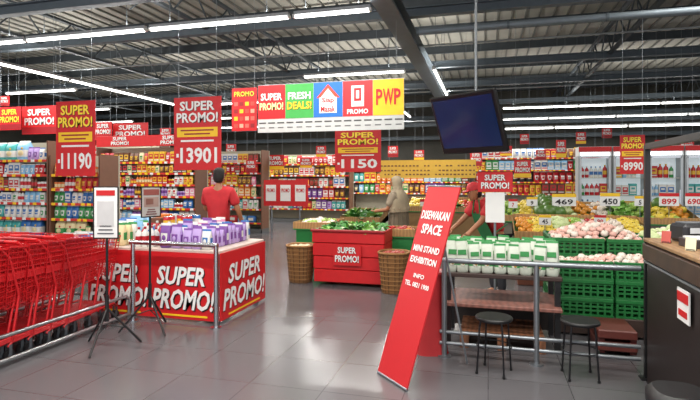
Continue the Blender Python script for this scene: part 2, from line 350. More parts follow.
psign(-2,107,21,130,8.6,None,False,yel=True); psign(22,106,57,134,8.8,None,False); psign(94,122,112,140,11,None,False); psign(113,123,148,143,11.2,None,False)
psign(620,135,645,174,10.5,'8990',yel=True); psign(514,160,531,178,12,None); psign(266,155,284,170,14,None); psign(556,140,566,158,15,None)
psign(0,96,9,106,9.5,None,False)
psign(150,148,163,161,12,None); psign(470,152,482,166,16,None,False); psign(594,150,605,162,14,None); psign(246,160,256,172,13,None,False); psign(388,146,398,157,14,None,False); psign(414,150,424,160,16,None)
psign(500,146,512,156,17,None); psign(536,150,546,160,17,None,False); psign(655,140,667,152,13.5,None); psign(680,138,694,152,13.2,None,False); psign(300,158,312,168,15,None)
psign(576,132,586,144,16,None); psign(602,128,612,138,17,None,False); psign(520,134,529,144,18,None,False); psign(160,128,171,139,13,None); psign(226,144,236,156,14,None); psign(316,146,326,157,16,None)
# mixed poster beside the banner
y=9.2; a,b_=X(232,y),X(257,y); z0,z1=Z(244,131,y),Z(244,88,y); h=z1-z0; w2=b_-a
e=E('hanging_poster',((a+b_)/2,y,z0),0,'red hanging poster with small yellow and white product pictures','poster')
q=B(); q.box((0,0,h/2),(w2,.014,h),RED)
q.stext('PROMO',0,h*.86,w2*.8,h*.12,y=-.009,m=M('ffd83a',.5))
for r_ in range(4):
    for c_ in range(4): q.box((-w2*.33+w2*.22*c_,-.009,h*(.12+.17*r_)),(w2*.15,.003,h*.09),[M('b8483a'),DRED,M('d9a48a'),YEL,M('e0665a')][(r_*3+c_*2)%5]); 
O('poster_panel',q,par=e)
for s_ in(-.4,.4): q=B(); q.cyl((s_*w2,0,h),(s_*w2,0,5.86-z0),.003,GRAYM,n=4); O('hanging_wire',q,par=e)
# big banner
yb=8.7; xl,xr=X(258,yb),X(404,yb); wb=xr-xl; zb=Z(330,131,yb); zt=Z(330,82,yb); hb=zt-zb
e=E('promotional_banner',((xl+xr)/2,yb,zb),0,'wide hanging banner with red, green, blue and yellow panels','banner')
q=B(); q.box((0,.01,hb/2),(wb,.02,hb),M('bcbebc',.5))
pw=wb/5
GRN=M('3c9c46',.5)
for i,mm in enumerate([RED,GRN,BLUE,M('c8232a',.5),M('f2bc1c',.5)]):
    cx=-wb/2+pw*(i+.5); q.box((cx,-.002,hb*.64),(pw*.99,.004,hb*.71),mm)
    if i==0: q.stext('SUPER',cx,hb*.75,pw*.78,hb*.15,y=-.006,sh=BLACK); q.stext('PROMO!',cx,hb*.55,pw*.86,hb*.16,y=-.006,sh=BLACK,m=M('ffe9a0',.5))
    if i==1: q.stext('FRESH',cx,hb*.75,pw*.8,hb*.15,y=-.006); q.stext('DEALS!',cx,hb*.55,pw*.86,hb*.16,y=-.006,m=YEL)
    if i==2:
        q.add([(cx-pw*.4,-.006,hb*.68),(cx+pw*.4,-.006,hb*.68),(cx,-.006,hb*.96)],[(0,1,2)],M('e8402a',.5)); q.box((cx,-.006,hb*.53),(pw*.6,.003,hb*.32),WHITE)
        q.add([(cx-pw*.26,-.0085,hb*.68),(cx+pw*.26,-.0085,hb*.68),(cx,-.0085,hb*.87)],[(0,1,2)],WHITE)
        q.text('Siap',RED,cx,hb*.62,pw*.42,hb*.13,y=-.01); q.text('Masak',RED,cx,hb*.45,pw*.5,hb*.12,y=-.01)
    if i==3: q.box((cx,-.006,hb*.69),(pw*.42,.003,hb*.42),WHITE,bev=0); q.box((cx,-.009,hb*.72),(pw*.24,.003,hb*.26),RED); q.box((cx,-.012,hb*.72),(pw*.1,.003,hb*.16),WHITE); q.text('PROMO',WHITE,cx,hb*.38,pw*.7,hb*.1,y=-.008)
    if i==4:
        for j_,ch in enumerate('PWP'):
            q.box((cx+pw*[-.33,0,.2][j_],-.006,hb*.65),(0.0001,.001,.0001),YEL); q.text(ch,M('c01018',.5),cx+pw*[-.29,0,.29][j_],hb*.65,pw*[.21,.34,.21][j_],hb*.32,y=-.012)
for k in range(15): q.box((-wb/2+wb*(k+.5)/15,-.002,hb*.2),(wb/15*.75,.002,hb*.03),M('4a4a4a')); q.box((-wb/2+wb*(k+.5)/15,-.002,hb*.1),(wb/15*.6,.002,hb*.025),M('6a6a6a'))
O('banner_panel',q,par=e)
q=B(); q.cyl((-wb/2,.01,hb),(wb/2,.01,hb),.014,GRAYM); O('hanging_rail',q,par=e)
q=B(); q.cyl((0,0,0),(0,0,5.86-zb-hb),.003,GRAYM,n=4); wm=q.mesh('hanging_wire')
for s_ in(-.45,0,.45): O('hanging_wire',wm,(s_*wb,.01,hb),par=e)
# yellow department sign, red-white sign
y=15; a,b_=X(380,y),X(476,y); z0,z1=Z(428,178,y),Z(428,160,y)
q=B(); q.box((0,0,(z1-z0)/2),(b_-a,.03,z1-z0),M('c8a038',.5)); n=26
for k in range(n):
    for zz in (.68,.42,.2): 
        if R.random()<.8: q.box((-(b_-a)/2+(b_-a)*(k+.5)/n,-.018,(z1-z0)*zz),((b_-a)/n*R.uniform(.4,.75),.006,(z1-z0)*.08),M('6a4620'))
for s_ in(-.4,.4): q.cyl((s_*(b_-a),0,z1-z0),(s_*(b_-a),0,5.86-z0),.006,GRAYM,n=4)
O('department_sign',q,((a+b_)/2,y,z0),label='long yellow hanging department sign with fine dark lettering',cat='sign')
y=12.5; a,b_=X(264,y),X(308,y); z0,z1=Z(286,206,y),Z(286,180,y)
q=B(); hh=z1-z0; q.box((0,0,hh/2),(b_-a,.03,hh),RED); 
for k in range(3): q.box((-(b_-a)/2+(b_-a)*(k+.5)/3,-.018,hh*.5),((b_-a)/3*.7,.006,hh*.62),WHITE); q.text('PROMO',RED,-(b_-a)/2+(b_-a)*(k+.5)/3,hh*.6,(b_-a)/3*.55,hh*.16,y=-.024)
q.cyl((-.4,0,-z0),(-.4,0,0),.02,GRAYM); q.cyl((.4,0,-z0),(.4,0,0),.02,GRAYM)
O('promotion_board',q,((a+b_)/2,y,z0),label='red board with three white promotion cards on posts',cat='sign')
# ---------------- promo table
tx0,tx1,ty0,ty1=-4.55,-2.84,4.95,6.1; cx=(tx0+tx1)/2; cy=(ty0+ty1)/2; tw=tx1-tx0; td=ty1-ty0; TH=.8
e=E('promotion_table',(cx,cy,0),0,'long table wrapped in red SUPER PROMO banners','table')
q=B(); q.box((0,0,TH-.02),(tw,td,.04),M('c9b8ae',.5),bev=.008); O('table_top',q,par=e)
q=B()
for sx in(-1,1):
    for sy in(-1,1): q.box((sx*(tw/2-.08),sy*(td/2-.08),(TH-.04)/2),(.05,.05,TH-.04),STEEL)
O('table_frame',q,par=e)
RB=M('c41a20',.42,var=.06)
n=2; pwid=tw/n
for i in range(n):
    q=B(); q.box((0,0,.4),(pwid-.004,.02,.74),RB)
    q.stext('SUPER',-.02,.51,pwid*.72,.21,y=-.014,shear=.18); q.stext('PROMO!',0,.25,pwid*.9,.23,y=-.014,shear=.18)
    q.box((.0,-.012,.07),(pwid*.7,.003,.02),YEL)
    O('banner_panel',q,(-tw/2+pwid*(i+.5),-td/2-.012,0),par=e,label='red banner panel reading SUPER PROMO')
q=B(); q.box((0,0,.4),(td-.02,.02,.74),RB); q.stext('SUPER',0,.52,td*.72,.22,y=-.014,shear=.18); q.stext('PROMO!',0,.25,td*.9,.24,y=-.014,shear=.18); q.box((.0,-.012,.07),(td*.7,.003,.02),YEL)
O('banner_panel',q,(tw/2+.012,0,0),rz=math.pi/2,par=e,label='red end banner panel reading SUPER PROMO')
def tabgrid(k,x0,x1,y0,y1,s,grp,z=TH+.001,stack=1,rz=0,swap=False):
    w_,d_,h_=[a*s for a in PR[k if not isinstance(k,list) else k[0]][1:4]]
    if swap: w_,d_=d_,w_
    nx=max(1,int((x1-x0)/(w_*1.0))); ny=int((y1-y0)/(d_*1.0))
    for i in range(nx):
        for j in range(ny):
            for t in range(R.choice([max(1,stack-1),stack]) if stack>1 else 1): put(R.choice(k) if isinstance(k,list) else k,(x0+w_*1.0*(i+.5),y0+d_*1.0*(j+.5),z+t*h_*1.0),(math.pi/2 if swap else 0)+R.uniform(-.08,.08),grp,(s,s,s*R.uniform(.92,1.15)) if stack==1 else s)
tabgrid([('wrap',6),('wrap',13),('wrap',6),('wrap',0),('wrap',13)],-3.34,-2.86,4.99,6.08,1.02,'purple packs on the table')
tabgrid([('wrap',13),('wrap',7),('wrap',6),('wrap',0)],-3.64,-3.35,4.99,6.08,1.2,'purple packs on the table')
tabgrid([('bottle',1),('bottle',4),('bottle',14),('bottle',2)],-3.98,-3.66,5.0,5.5,1.0,'bottles on the table'); tabgrid([('can',3),('can',4)],-3.98,-3.66,5.52,6.08,1.2,'cans on the table',stack=2)
tabgrid([('pouch',12),('wrap',15),('wrap',2),('wrap',11)],-4.27,-3.99,5.0,5.6,1.15,'pouches on the table'); tabgrid([('carton',9),('carton',0),('carton',17)],-4.27,-3.99,5.65,6.08,1.35,'cartons on the table')
tabgrid([('bag',0),('bag',12)],-4.53,-4.28,5.0,6.06,1.0,'bags on the table')
# low promo bin behind the carts
e=E('dump_bin',(-5.6,6.35,0),0,'low wire and red panel bin filled with soft packs','display bin')
q=B(); q.box((0,0,.35),(1.5,.7,.04),M('9a9ea2',.4,.5)); 
for s_ in(-1,1):
    q.box((0,s_*.35,.55),(1.5,.02,.36),RED)
    q.box((s_*.75,0,.55),(.02,.7,.36),RED)
    for t_ in(-1,1): q.cyl((s_*.73,t_*.33,0),(s_*.73,t_*.33,.72),.018,CHROME)
O('bin_body',q,par=e)
for i in range(6):
    for j in range(3): put(('bag',R.choice([2,8,12,0,7])),(-6.2+.24*i,6.13+.22*j,.372),R.uniform(-.1,.1),'packs in the low bin',(1,1,1.25))
# ---------------- barriers
def rail(x0,x1,y,h,posts,label,low=None,mat=CHROME,rr=.025):
    e=E('metal_barrier',((x0+x1)/2,y,0),0,label,'barrier')
    c=(x0+x1)/2; q=B(); q.cyl((x0-c,0,h),(x1-c,0,h),rr,mat,n=10); O('top_rail',q,par=e)
    for z in low or []: q=B(); q.cyl((x0-c,0,z),(x1-c,0,z),rr*.7,mat,n=8); O('lower_rail',q,par=e)
    for p in posts: q=B(); q.cyl((p-c,0,0),(p-c,0,h),rr,mat,n=10); q.cyl((p-c,0,0),(p-c,0,.012),.06,mat,n=12); O('barrier_post',q,par=e)
rail(-3.88,-2.78,4.82,.88,[-3.84,-2.8],'chrome tube barrier before the promotion table')
rail(-.42,1.2,4.6,.86,[-.38,.4],'grey steel tube barrier beside the produce tables',low=[.12,.22],mat=M('8d9297',.35,.8),rr=.024)
# ---------------- shopping carts
CR=M('c01c22',.35,.05); 
def cart():
    e=E('shopping_cart',(0,0,0),0,'red wire shopping cart nested in a row','shopping cart','nested shopping carts')
    Y0,Y1=-.42,.42
    def P(u,v,s_):
        yy=Y0+u*(Y1-Y0)-(0.06*(1-v) if u>.5 else 0); zt=1.0-.06*u; zb=.46+.1*u; ww=(.29-.06*u)-(.04*(1-v)); return (s_*ww,yy,zb+(zt-zb)*v)
    q=B()
    for s_ in(-1,1):
        for v in [k/11 for k in range(12)]: q.cyl(P(0,v,s_),P(1,v,s_),.0045 if v<1 else .01,CR,n=4)
        for k in range(19): q.cyl(P(k/18,0,s_),P(k/18,1,s_),.0035,CR,n=4)
        q.add([P(0,.45,s_),P(1,.45,s_),P(1,.58,s_),P(0,.58,s_)],[(0,1,2,3)],CR)
    for u in(0,1):
        for v in [0,.2,.4,.6,.8,1]: q.cyl(P(u,v,-1),P(u,v,1),.005,CR,n=4)
        for k in range(11):
            a=Vector(P(u,0,-1)).lerp(Vector(P(u,0,1)),k/10); c=Vector(P(u,1,-1)).lerp(Vector(P(u,1,1)),k/10); q.cyl(a,c,.004,CR,n=4)
    for k in range(9): q.cyl(Vector(P(0,0,-1)).lerp(Vector(P(0,0,1)),k/8),Vector(P(1,0,-1)).lerp(Vector(P(1,0,1)),k/8),.004,CR,n=4)
    for k in range(1,10): q.cyl(P(k/10,0,-1),P(k/10,0,1),.004,CR,n=4)
    O('basket',q,par=e)
    q=B()
    for s_ in(-1,1):
        q.path([(s_*.27,-.52,1.03),(s_*.27,-.4,.9),(s_*.26,-.3,.56),(s_*.25,-.36,.16),(s_*.24,.3,.2),(s_*.2,.4,.14)],.012,CR)
        q.cyl((s_*.24,.2,.2),(s_*.23,.3,.62),.011,CR,n=6); q.cyl((s_*.25,-.36,.16),(s_*.25,-.4,.13),.012,CR)
    q.cyl((-.25,-.36,.16),(.25,-.36,.16),.01,CR,n=6); q.cyl((-.21,.36,.17),(.21,.36,.17),.01,CR,n=6)
    for k in range(13): q.cyl((-.2+.4*k/12,-.3,.17),(-.17+.34*k/12,.34,.2),.005,CR,n=4)
    for k in range(8): q.cyl((-.2,-.25+.08*k,.18),(.2,-.25+.08*k,.18),.004,CR,n=4)
    O('frame',q,par=e)
    q=B(); q.cyl((-.27,-.52,1.03),(.27,-.52,1.03),.015,RED,n=8); q.cyl((-.13,-.52,1.03),(.13,-.52,1.03),.019,DRED,n=8); O('handle',q,par=e)
    wq=B(); wq.cyl((-.014,0,0),(.014,0,0),.05,BLACK,n=14); wq.cyl((-.017,0,0),(.017,0,0),.02,M('4a4a4e'),n=10); wq.box((-.02,0,.045),(.004,.03,.1),STEEL); wq.box((.02,0,.045),(.004,.03,.1),STEEL); wm=wq.mesh('wheel')
    for s_ in(-1,1):
        O('wheel',wm,(s_*.24,-.38,.051),par=e); O('wheel',wm,(s_*.19,.38,.051),par=e)
    return e
CY=4.45; CX=-4.28
c0=cart(); c0.location=(CX,CY,0)
for j in range(3):
    for i in range(11):
        if j==0 and i==0: continue
        dup(c0,(CX-.66*j,CY-.2*i,0))
e=E('cart_corral_rail',(CX,4.2,0),0,'grey tubular guide rails along the nested carts','rail')
for x_ in (-.33,.33):
    q=B(); q.path([(x_,-2.1,.05),(x_,.7,.05)],.02,M('a9adb0',.3,.8)); O('ground_rail',q,par=e)
    q=B(); q.path([(x_,-2.1,.26),(x_,.64,.26),(x_,.69,.22),(x_,.69,0)],.017,M('a9adb0',.3,.8)); O('side_rail',q,par=e)
# ---------------- tripod signs
def tripod(base,label,h0,h1,w_,front,tilt=0,rz=0,pale=False):
    e=E('sign_stand',base,rz,label,'sign stand')
    q=B(); q.cyl((0,0,.28),(0,0,h0+.1),.012,BLACK,n=8); q.cyl((0,0,.25),(0,0,.5),.018,BLACK,n=8); O('pole',q,par=e)
    for k in range(3):
        a=k*2*math.pi/3+.5; q=B(); q.cyl((.012*math.cos(a),.012*math.sin(a),.36),(.3*math.cos(a),.3*math.sin(a),.014),.011,BLACK,n=6); q.cyl((0,0,.22),(.17*math.cos(a),.17*math.sin(a),.17),.006,BLACK,n=5); O('leg',q,par=e)
    q=B(); q.box((0,-.02,(h0+h1)/2),(w_,.012,h1-h0),front,bev=.004)
    hh=h1-h0
    if not pale:
        q.box((0,-.028,h1-.05),(w_*.8,.003,.05),RED); q.box((0,-.028,h0+hh*.48),(w_*.72,.003,hh*.5),M('c4c4c4',.5)); 
        for k in range(3): q.box((0,-.028,h0+.04+.035*k),(w_*(.7-.1*k),.003,.012),M('55555a'))
    else:
        q.box((0,-.028,h0+hh*.84),(w_*.86,.003,hh*.2),M('8a4a44',.5)); q.box((0,-.028,h0+hh*.5),(w_*.8,.003,hh*.34),M('9a8078',.5)); q.box((-.02,-.031,h0+hh*.52),(w_*.4,.003,hh*.2),M('7a5248',.5))
        for k in range(3): q.box((0,-.028,h0+hh*(.08+.08*k)),(w_*(.6-.1*k),.003,.01),M('6a3a3a'))
    q.box((0,-.0195,(h0+h1)/2),(w_+.02,.008,hh+.02),BLACK)
    O('sign_board',q,par=e)
p=G(107,348); tripod((p.x,p.y,0),'white framed notice board on a black tripod stand',1.04,1.51,.22,WHITE,rz=.25)
p=G(150,331); tripod((p.x,p.y,0),'narrow grey printed board on a black tripod stand',1.2,1.5,.2,M('a8a4a0',.5),rz=1.15,pale=True)
# ---------------- red bin
def bin_(x0,x1,y,dp,h):
    w_=x1-x0; e=E('red_produce_bin',((x0+x1)/2,y+dp/2,0),0,'red slatted produce bin lettered SUPER PROMO','display bin')
    q=B(); k=4; sh=(h-.06)/k
    for i in range(k):
        z=.05+sh*(i+.5); g=1+.015*i
        for s_ in(-1,1):
            q.box((0,s_*(dp/2*g-.015),z),(w_*g,.03,sh*.95),RED,bev=.008); q.box((s_*(w_/2*g-.015),0,z),(.03,dp*g-.06,sh*.95),RED,bev=.008)
    for sx in(-1,1):
        for sy in(-1,1): q.box((sx*(w_/2-.05),sy*(dp/2-.05),h/2),(.05,.05,h-.1),DRED)
    q.box((0,0,h-.1),(w_-.06,dp-.06,.02),DRED)
    O('bin_body',q,par=e)
    q=B(); q.box((0,0,0),(w_*1.08,.05,.04),DRED,bev=.01); 
    O('bin_rim',q,(0,-dp/2*1.06,h-.02),par=e)
    q=B(); q.box((0,0,0),(.42,.008,.3),RED); q.stext('SUPER',0,.075,.28,.09,y=-.006); q.stext('PROMO!',0,-.05,.36,.1,y=-.006); O('price_board',q,(0,-dp/2*1.06-.022,h*.56),par=e)
    return e
y=7.15; bx0,bx1=X(314,y),X(383,y); bin_(bx0,bx1,y,.9,.84)
# ---------------- vegetables
LEAF=M('3f7f35',.55,var=.3,scale=20); LEAF2=M('8dbe5e',.5,var=.3,scale=20); PALE=M('dfe8c0',.5,var=.1)
def veg_meshes():
    d={}
    def leafy(m1,m2):
        q=B(); rr=random.Random(5)
        q.loft([(0,.015,.015),(.03,.035,.035),(.06,.04,.04)],m2,n=8)
        for k in range(11):
            a=k*2.4; L=.07+.04*rr.random(); r0=.02; t=.2+.7*rr.random()
            p0=Vector((r0*math.cos(a),r0*math.sin(a),.04)); dv=Vector((math.cos(a)*math.cos(t),math.sin(a)*math.cos(t),math.sin(t))); sd=Vector((-math.sin(a),math.cos(a),0))*.035
            p1=p0+dv*L*.5; p2=p0+dv*L; p2.z-=.015
            q.add([p0-sd*.3,p0+sd*.3,p1+sd,p1-sd,p2+sd*.5,p2-sd*.5,p1+Vector((0,0,.012))],[(0,1,6),(1,2,6),(0,6,3),(3,6,5),(6,2,4),(6,4,5)],m1,True)
        return q.mesh('leafy_vegetable')
    d['leafy']=(leafy(LEAF,PALE),'bunch of dark green leafy vegetables','vegetable','leafy_vegetable')
    d['lettuce']=(leafy(LEAF2,PALE),'light green leafy lettuce head','vegetable','lettuce')
    q=B(); cm=M('c9d6a0',.5,var=.25,scale=18); q.ell((0,0,.05),(.052,.052,.048),cm,n=12,k=8)
    for k in range(6):
        a=k*1.05; vs=[]
        for i_ in range(4):
            for j_ in range(3):
                th_=.2+i_*.42; ph=a+(j_-1)*.45*(1-.2*i_); r_=.056+.004*i_
                vs.append((r_*math.cos(ph)*math.sin(math.pi-th_-.3),r_*math.sin(ph)*math.sin(math.pi-th_-.3),.05-.05*math.cos(th_)+.0))
        q.add(vs,[(i_*3+j_,i_*3+j_+1,i_*3+j_+4,i_*3+j_+3) for i_ in range(3) for j_ in range(2)],M('a9c070',.5,var=.2),True)
    d['cabbage']=(q.mesh('cabbage'),'pale green round cabbage with wrapped leaves','vegetable','cabbage')
    q=B(); wm_=M('e6e6d8',.5,var=.06); q.loft([(-.11,.002,.002),(-.06,.014,.014),(.0,.024,.024),(.06,.027,.027),(.08,.014,.014)],wm_,n=8); 
    for k in range(5): q.cyl((0,0,.075),(.02*math.cos(k*1.26),.02*math.sin(k*1.26),.13),.006,LEAF,n=4)
    q.v=[(v[2],v[0],v[1]+.027) for v in q.v]
    d['radish']=(q.mesh('white_radish'),'long white radish with green leaf stalks','vegetable','white_radish')
    def fruit(c,r,name,lab,flat=.92,stem=True,kind='fruit'):
        mm=M(c,.35,var=.25,scale=14); q=B(); k=7; se=[]
        for j in range(k+1):
            a=math.pi*j/k; rr=max(.12*r,math.sin(a)*r) ; z=-math.cos(a)*r*flat
            if j==k: z-=.12*r
            if j==0: z+=.1*r
            se.append((z+r*flat*.93,rr,rr))
        q.loft(se,mm,n=10)
        if stem: q.cyl((0,0,r*flat*1.8),(.006,0,r*flat*2.05),.003 if r<.06 else .006,M('5c4a20'),n=5)
        d[name]=(q.mesh(name),lab,kind,name)
    fruit('d08a2e',.045,'orange','round bright orange citrus fruit'); fruit('a9282c',.042,'red_apple','shiny red apple with stem'); fruit('8fb04c',.045,'green_apple','shiny green apple with stem')
    fruit('d6a89c',.042,'garlic_bulb','pale pink and white garlic bulb',.85,True,'vegetable'); fruit('4d6f2e',.1,'melon','large round dark green melon',.95); fruit('d6bc44',.06,'yellow_mango','yellow ripe mango with stem',.8)
    fruit('a6473c',.04,'shallot','small reddish brown shallot bulb',.9,True,'vegetable'); fruit('c8b990',.045,'potato','small tan coloured smooth potato',.8,False,'vegetable'); fruit('c23a26',.038,'tomato','round ripe red tomato',.85,True,'vegetable')
    fruit('dcd0c4',.042,'onion','round whitish onion bulb',1.0,True,'vegetable')
    q=B(); ym=M('d9bb37',.45,var=.1)
    for k in range(5):
        pts=[]; 
        for t in range(5):
            u=t/4; pts.append(Vector((-.05+.025*k,-.07*math.sin(u*math.pi)+.0,.03+.16*u)))
        for i_,(a,b2) in enumerate(zip(pts,pts[1:])): q.cyl(a,b2,[.008,.017,.018,.014][i_],ym,r2=[.017,.018,.014,.007][i_],n=7)
    d['banana_bunch']=(q.mesh('banana_bunch'),'curved bunch of yellow bananas','fruit','banana_bunch')
    return d
V=veg_meshes()
def veg(k,loc,grp,s=1.0):
    me,l,c,n=V[k]; return O(n,me,loc,rot=(R.uniform(-.35,.35),R.uniform(-.35,.35),R.uniform(0,6.28)),label=l,cat=c,group=grp,sc_=s)
def pile(ks,x0,x1,y0,y1,z,step,grp,s=1.0,mound=.0,layers=1,slope=0,mix=None,jz=.012,heap=0):
    for l in range(layers):
        off=l*step*.5; y=y0+step/2+off; row=0
        while y<y1-step*.3-off:
            x=x0+step/2+off+(step*.5 if row%2 else 0)
            while x<x1-step*.3-off:
                f=(x-x0)/(x1-x0)*len(ks) if not isinstance(ks,str) else 0
                k=ks if isinstance(ks,str) else (R.choice(ks) if mix or R.random()<.1 else ks[min(len(ks)-1,int(f))])
                u=(x-x0)/(x1-x0)*2-1; v=(y-y0)/(y1-y0)*2-1
                hp=heap*math.sin(math.pi*(f%1))*(1-v*v)
                veg(k,(x+R.uniform(-.16,.16)*step,y+R.uniform(-.16,.16)*step,z+l*step*.66+slope*(y-y0)+mound*(1-u*u)*(1-v*v)+hp+R.uniform(0,jz)),grp,s*R.uniform(.85,1.1)); x+=step
            y+=step*.9; row+=1
pile(['leafy','radish','leafy','lettuce'],bx0+.03,bx1-.03,7.18,8.02,.75,.12,'vegetables in the red bin',1.15,layers=1,mix=True,mound=.05)
# wicker baskets
def wicker(px,y,h=.56,r=.2):
    x=X(px,y); e=E('wicker_basket',(x,y,0),0,'tall brown woven wicker basket','basket','wicker baskets')
    wm=M('84592f',.7,kind='weave',scale=28,var=.5,bump=.6)
    q=B(); q.loft([(0,r*.8,r*.8),(.02,r*.84,r*.84),(h*.5,r*.95,r*.95),(h,r*1.05,r*1.05),(h,r*.95,r*.95),(.04,r*.75,r*.75)],wm,n=20,e=.75)
    for k in range(20):
        a=2*math.pi*(k+.5)/20; ca,sa=math.cos(a),math.sin(a); f=lambda rr:(rr*math.copysign(abs(ca)**.75,ca),rr*math.copysign(abs(sa)**.75,sa))
        q.cyl(f(r*.82)+(.01,),f(r*1.06)+(h,),.008,M('604020',.7),n=5)
    for k in range(1,9):
        z=h*k/9; rr=r*(.83+.24*k/9); pts=[]
        for t in range(20):
            a=2*math.pi*(t+.5)/20; ca,sa=math.cos(a),math.sin(a); pts.append((rr*math.copysign(abs(ca)**.75,ca),rr*math.copysign(abs(sa)**.75,sa),z))
        q.path(pts,.009,M('94693c',.7),n=4,close=True)
    O('basket_body',q,par=e)
    q=B(); pts=[]
    for k in range(20):
        a=2*math.pi*(k+.5)/20; ca,sa=math.cos(a),math.sin(a); pts.append((r*1.05*math.copysign(abs(ca)**.75,ca),r*1.05*math.copysign(abs(sa)**.75,sa),h))
    q.path(pts,.018,M('94693c',.7),close=True); O('basket_rim',q,par=e)
    return x
x=wicker(301,7.35); pile('potato',x-.15,x+.15,7.2,7.5,.5,.09,'potatoes in the basket',layers=1)
x=wicker(394,7.0); pile('shallot',x-.15,x+.15,6.85,7.15,.5,.085,'shallots in the basket')
for xx,yy in((X(301,7.35),7.35),(X(394,7.0),7.0)):
    q=B(); q.loft([(0,.155,.155),(.02,.16,.16)],M('8e6a3e',.8),n=16,e=.75); O('basket_liner_tray',q,(xx,yy,.475),label='brown tray sitting inside the wicker basket',cat='tray')
# green crates
def crate_mesh(w_,d_,h_,m):
    q=B(); q.box((0,0,.01),(w_,d_,.02),m)
    for s_ in(-1,1):
        q.box((0,s_*(d_/2-.012),h_-.02),(w_,.03,.04),m,bev=.005); q.box((s_*(w_/2-.012),0,h_-.02),(.03,d_-.05,.04),m,bev=.005)
        for z in(.06,.1,.14):
            if z<h_-.04: q.box((0,s_*(d_/2-.012),z),(w_-.02,.012,.02),m); q.box((s_*(w_/2-.012),0,z),(.012,d_-.04,.02),m)
        n=9
        for k in range(n): q.box((-w_/2+.015+(w_-.03)*k/(n-1),s_*(d_/2-.012),h_/2),(.02,.018,h_),m)
        for k in range(6): q.box((s_*(w_/2-.012),-d_/2+.02+(d_-.04)*k/5,h_/2),(.018,.02,h_),m)
    return q.mesh('plastic_crate')
CM=crate_mesh(.55,.38,.185,M('18652f',.5)); 
def crate(x,y,z,rz=0,m=None): return O('plastic_crate',m or CM,(x,y,z),rz,label='green slotted plastic produce crate',cat='crate',group='green produce crates')
yc=5.75; xc=X(552,yc)+.28
q=B(); q.box((0,0,.11),(1.7,1.2,.18),M('3a2a24',.6),bev=.01); 
for k in range(3): q.box((-.7+.7*k,-.56,.05),(.1,.05,.1),BLACK)
O('display_plinth',q,(xc+.57,yc+.4,0),label='low dark wooden plinth under the green crates',cat='plinth')
for j in range(3):
    for r_ in range(3):
        for i in range(3): crate(xc+j*.57,yc+r_*.4,.201+i*.186)
for j in range(3):
    for r_ in (1,2): crate(xc+j*.57,yc+r_*.4,.201+3*.186)
pile(['garlic_bulb','onion'],xc-.24,xc+1.4,5.6,5.92,.67,.075,'garlic in the crates',.95,layers=1,mound=.08,mix=True)
pile(['garlic_bulb','onion','garlic_bulb'],xc-.24,xc+.7,6.0,6.72,.86,.078,'garlic in the crates',1.0,layers=1,mound=.17,mix=True)
pile(['cabbage','cabbage','onion'],xc+.72,xc+1.4,6.0,6.72,.86,.1,'cabbages in the crates',1.0,layers=1,mound=.12,mix=True)
# produce islands
def island(x0,x1,y0,y1,h,body,label='wooden produce island table with sloped trays',slope=0):
    e=E('produce_island',((x0+x1)/2,(y0+y1)/2,0),0,label,'display table'); w_=x1-x0;d_=y1-y0
    q=B(); q.box((0,0,(h-.12)/2),(w_-.08,d_-.08,h-.12),body,bev=.01); q.box((0,0,.05),(w_-.14,d_-.14,.1),BLACK); O('island_base',q,par=e)
    q=B(); zt=h-.11; s2=slope*d_
    q.add([(-w_/2,-d_/2,zt),(w_/2,-d_/2,zt),(w_/2,d_/2,zt+s2),(-w_/2,d_/2,zt+s2),(-w_/2,d_/2,zt-.02),(w_/2,d_/2,zt-.02),(-w_/2,-d_/2,zt-.02),(w_/2,-d_/2,zt-.02)],[(0,1,2,3),(3,2,5,4),(0,3,4,6),(1,7,5,2),(6,7,1,0)],GREEN)
    q.box((0,-(d_/2-.01),h-.05),(w_,.02,.12),TAN,bev=.004); q.box((0,(d_/2-.01),h-.05+s2),(w_,.02,.12),TAN,bev=.004)
    for s_ in(-1,1): 
        q.add([(s_*w_/2,-d_/2,zt-.01),(s_*w_/2,d_/2,zt-.01),(s_*w_/2,d_/2,zt+.12+s2),(s_*w_/2,-d_/2,zt+.12)],[(0,1,2,3)],TAN)
    O('island_tray',q,par=e)
    n=max(2,int(w_/.5))
    for k in range(1,n):
        q=B(); xx=-w_/2+w_*k/n; q.add([(xx,-d_/2+.02,zt),(xx,d_/2-.02,zt+s2),(xx,d_/2-.02,zt+.09+s2),(xx,-d_/2+.02,zt+.09)],[(0,1,2,3)],TAN); O('tray_divider',q,par=e)
y=7.9
island(X(515,y),X(655,y),y,y+.9,.8,M('6b3c2a',.5),slope=.22)
x0,x1=X(515,y)+.04,X(655,y)-.04
pile(['orange','yellow_mango','cabbage','green_apple','red_apple','onion','yellow_mango'],x0,x1,y+.03,y+.85,.70,.09,'fruit on the near island',1.08,slope=.22,heap=.08)
y=9.9
island(X(500,y),X(700,y),y,y+1.0,.9,M('6f6a5c',.5),slope=.22)
x0,x1=X(500,y)+.04,X(700,y)-.04
pile(['green_apple','yellow_mango','melon','cabbage','orange','onion','lettuce','green_apple','yellow_mango','orange'],x0,x1,y+.03,y+.95,.8,.13,'fruit on the far island',1.35,slope=.22,heap=.12)
y=9.9
island(X(340,y),X(380,y),y,y+.9,.8,M('3a6a3a',.5),slope=.15); pile(['lettuce','leafy'],X(340,y)+.04,X(380,y)-.04,y+.03,y+.87,.7,.17,'vegetables on the green island',1.5,slope=.15,mix=True)
y=8.3
island(X(293,y),X(330,y),y,y+.9,.82,GREEN); pile(['tomato','green_apple','onion'],X(293,y)+.04,X(330,y)-.04,y+.03,y+.87,.715,.1,'tomatoes on the green island',1.3,mix=True,mound=.06)
y=7.75
island(X(386,y),X(415,y),y,y+.55,.8,GREEN); pile(['red_apple','orange','shallot'],X(386,y)+.04,X(415,y)-.04,y+.03,y+.52,.695,.095,'apples on the green island',1.2,mix=True,mound=.06)
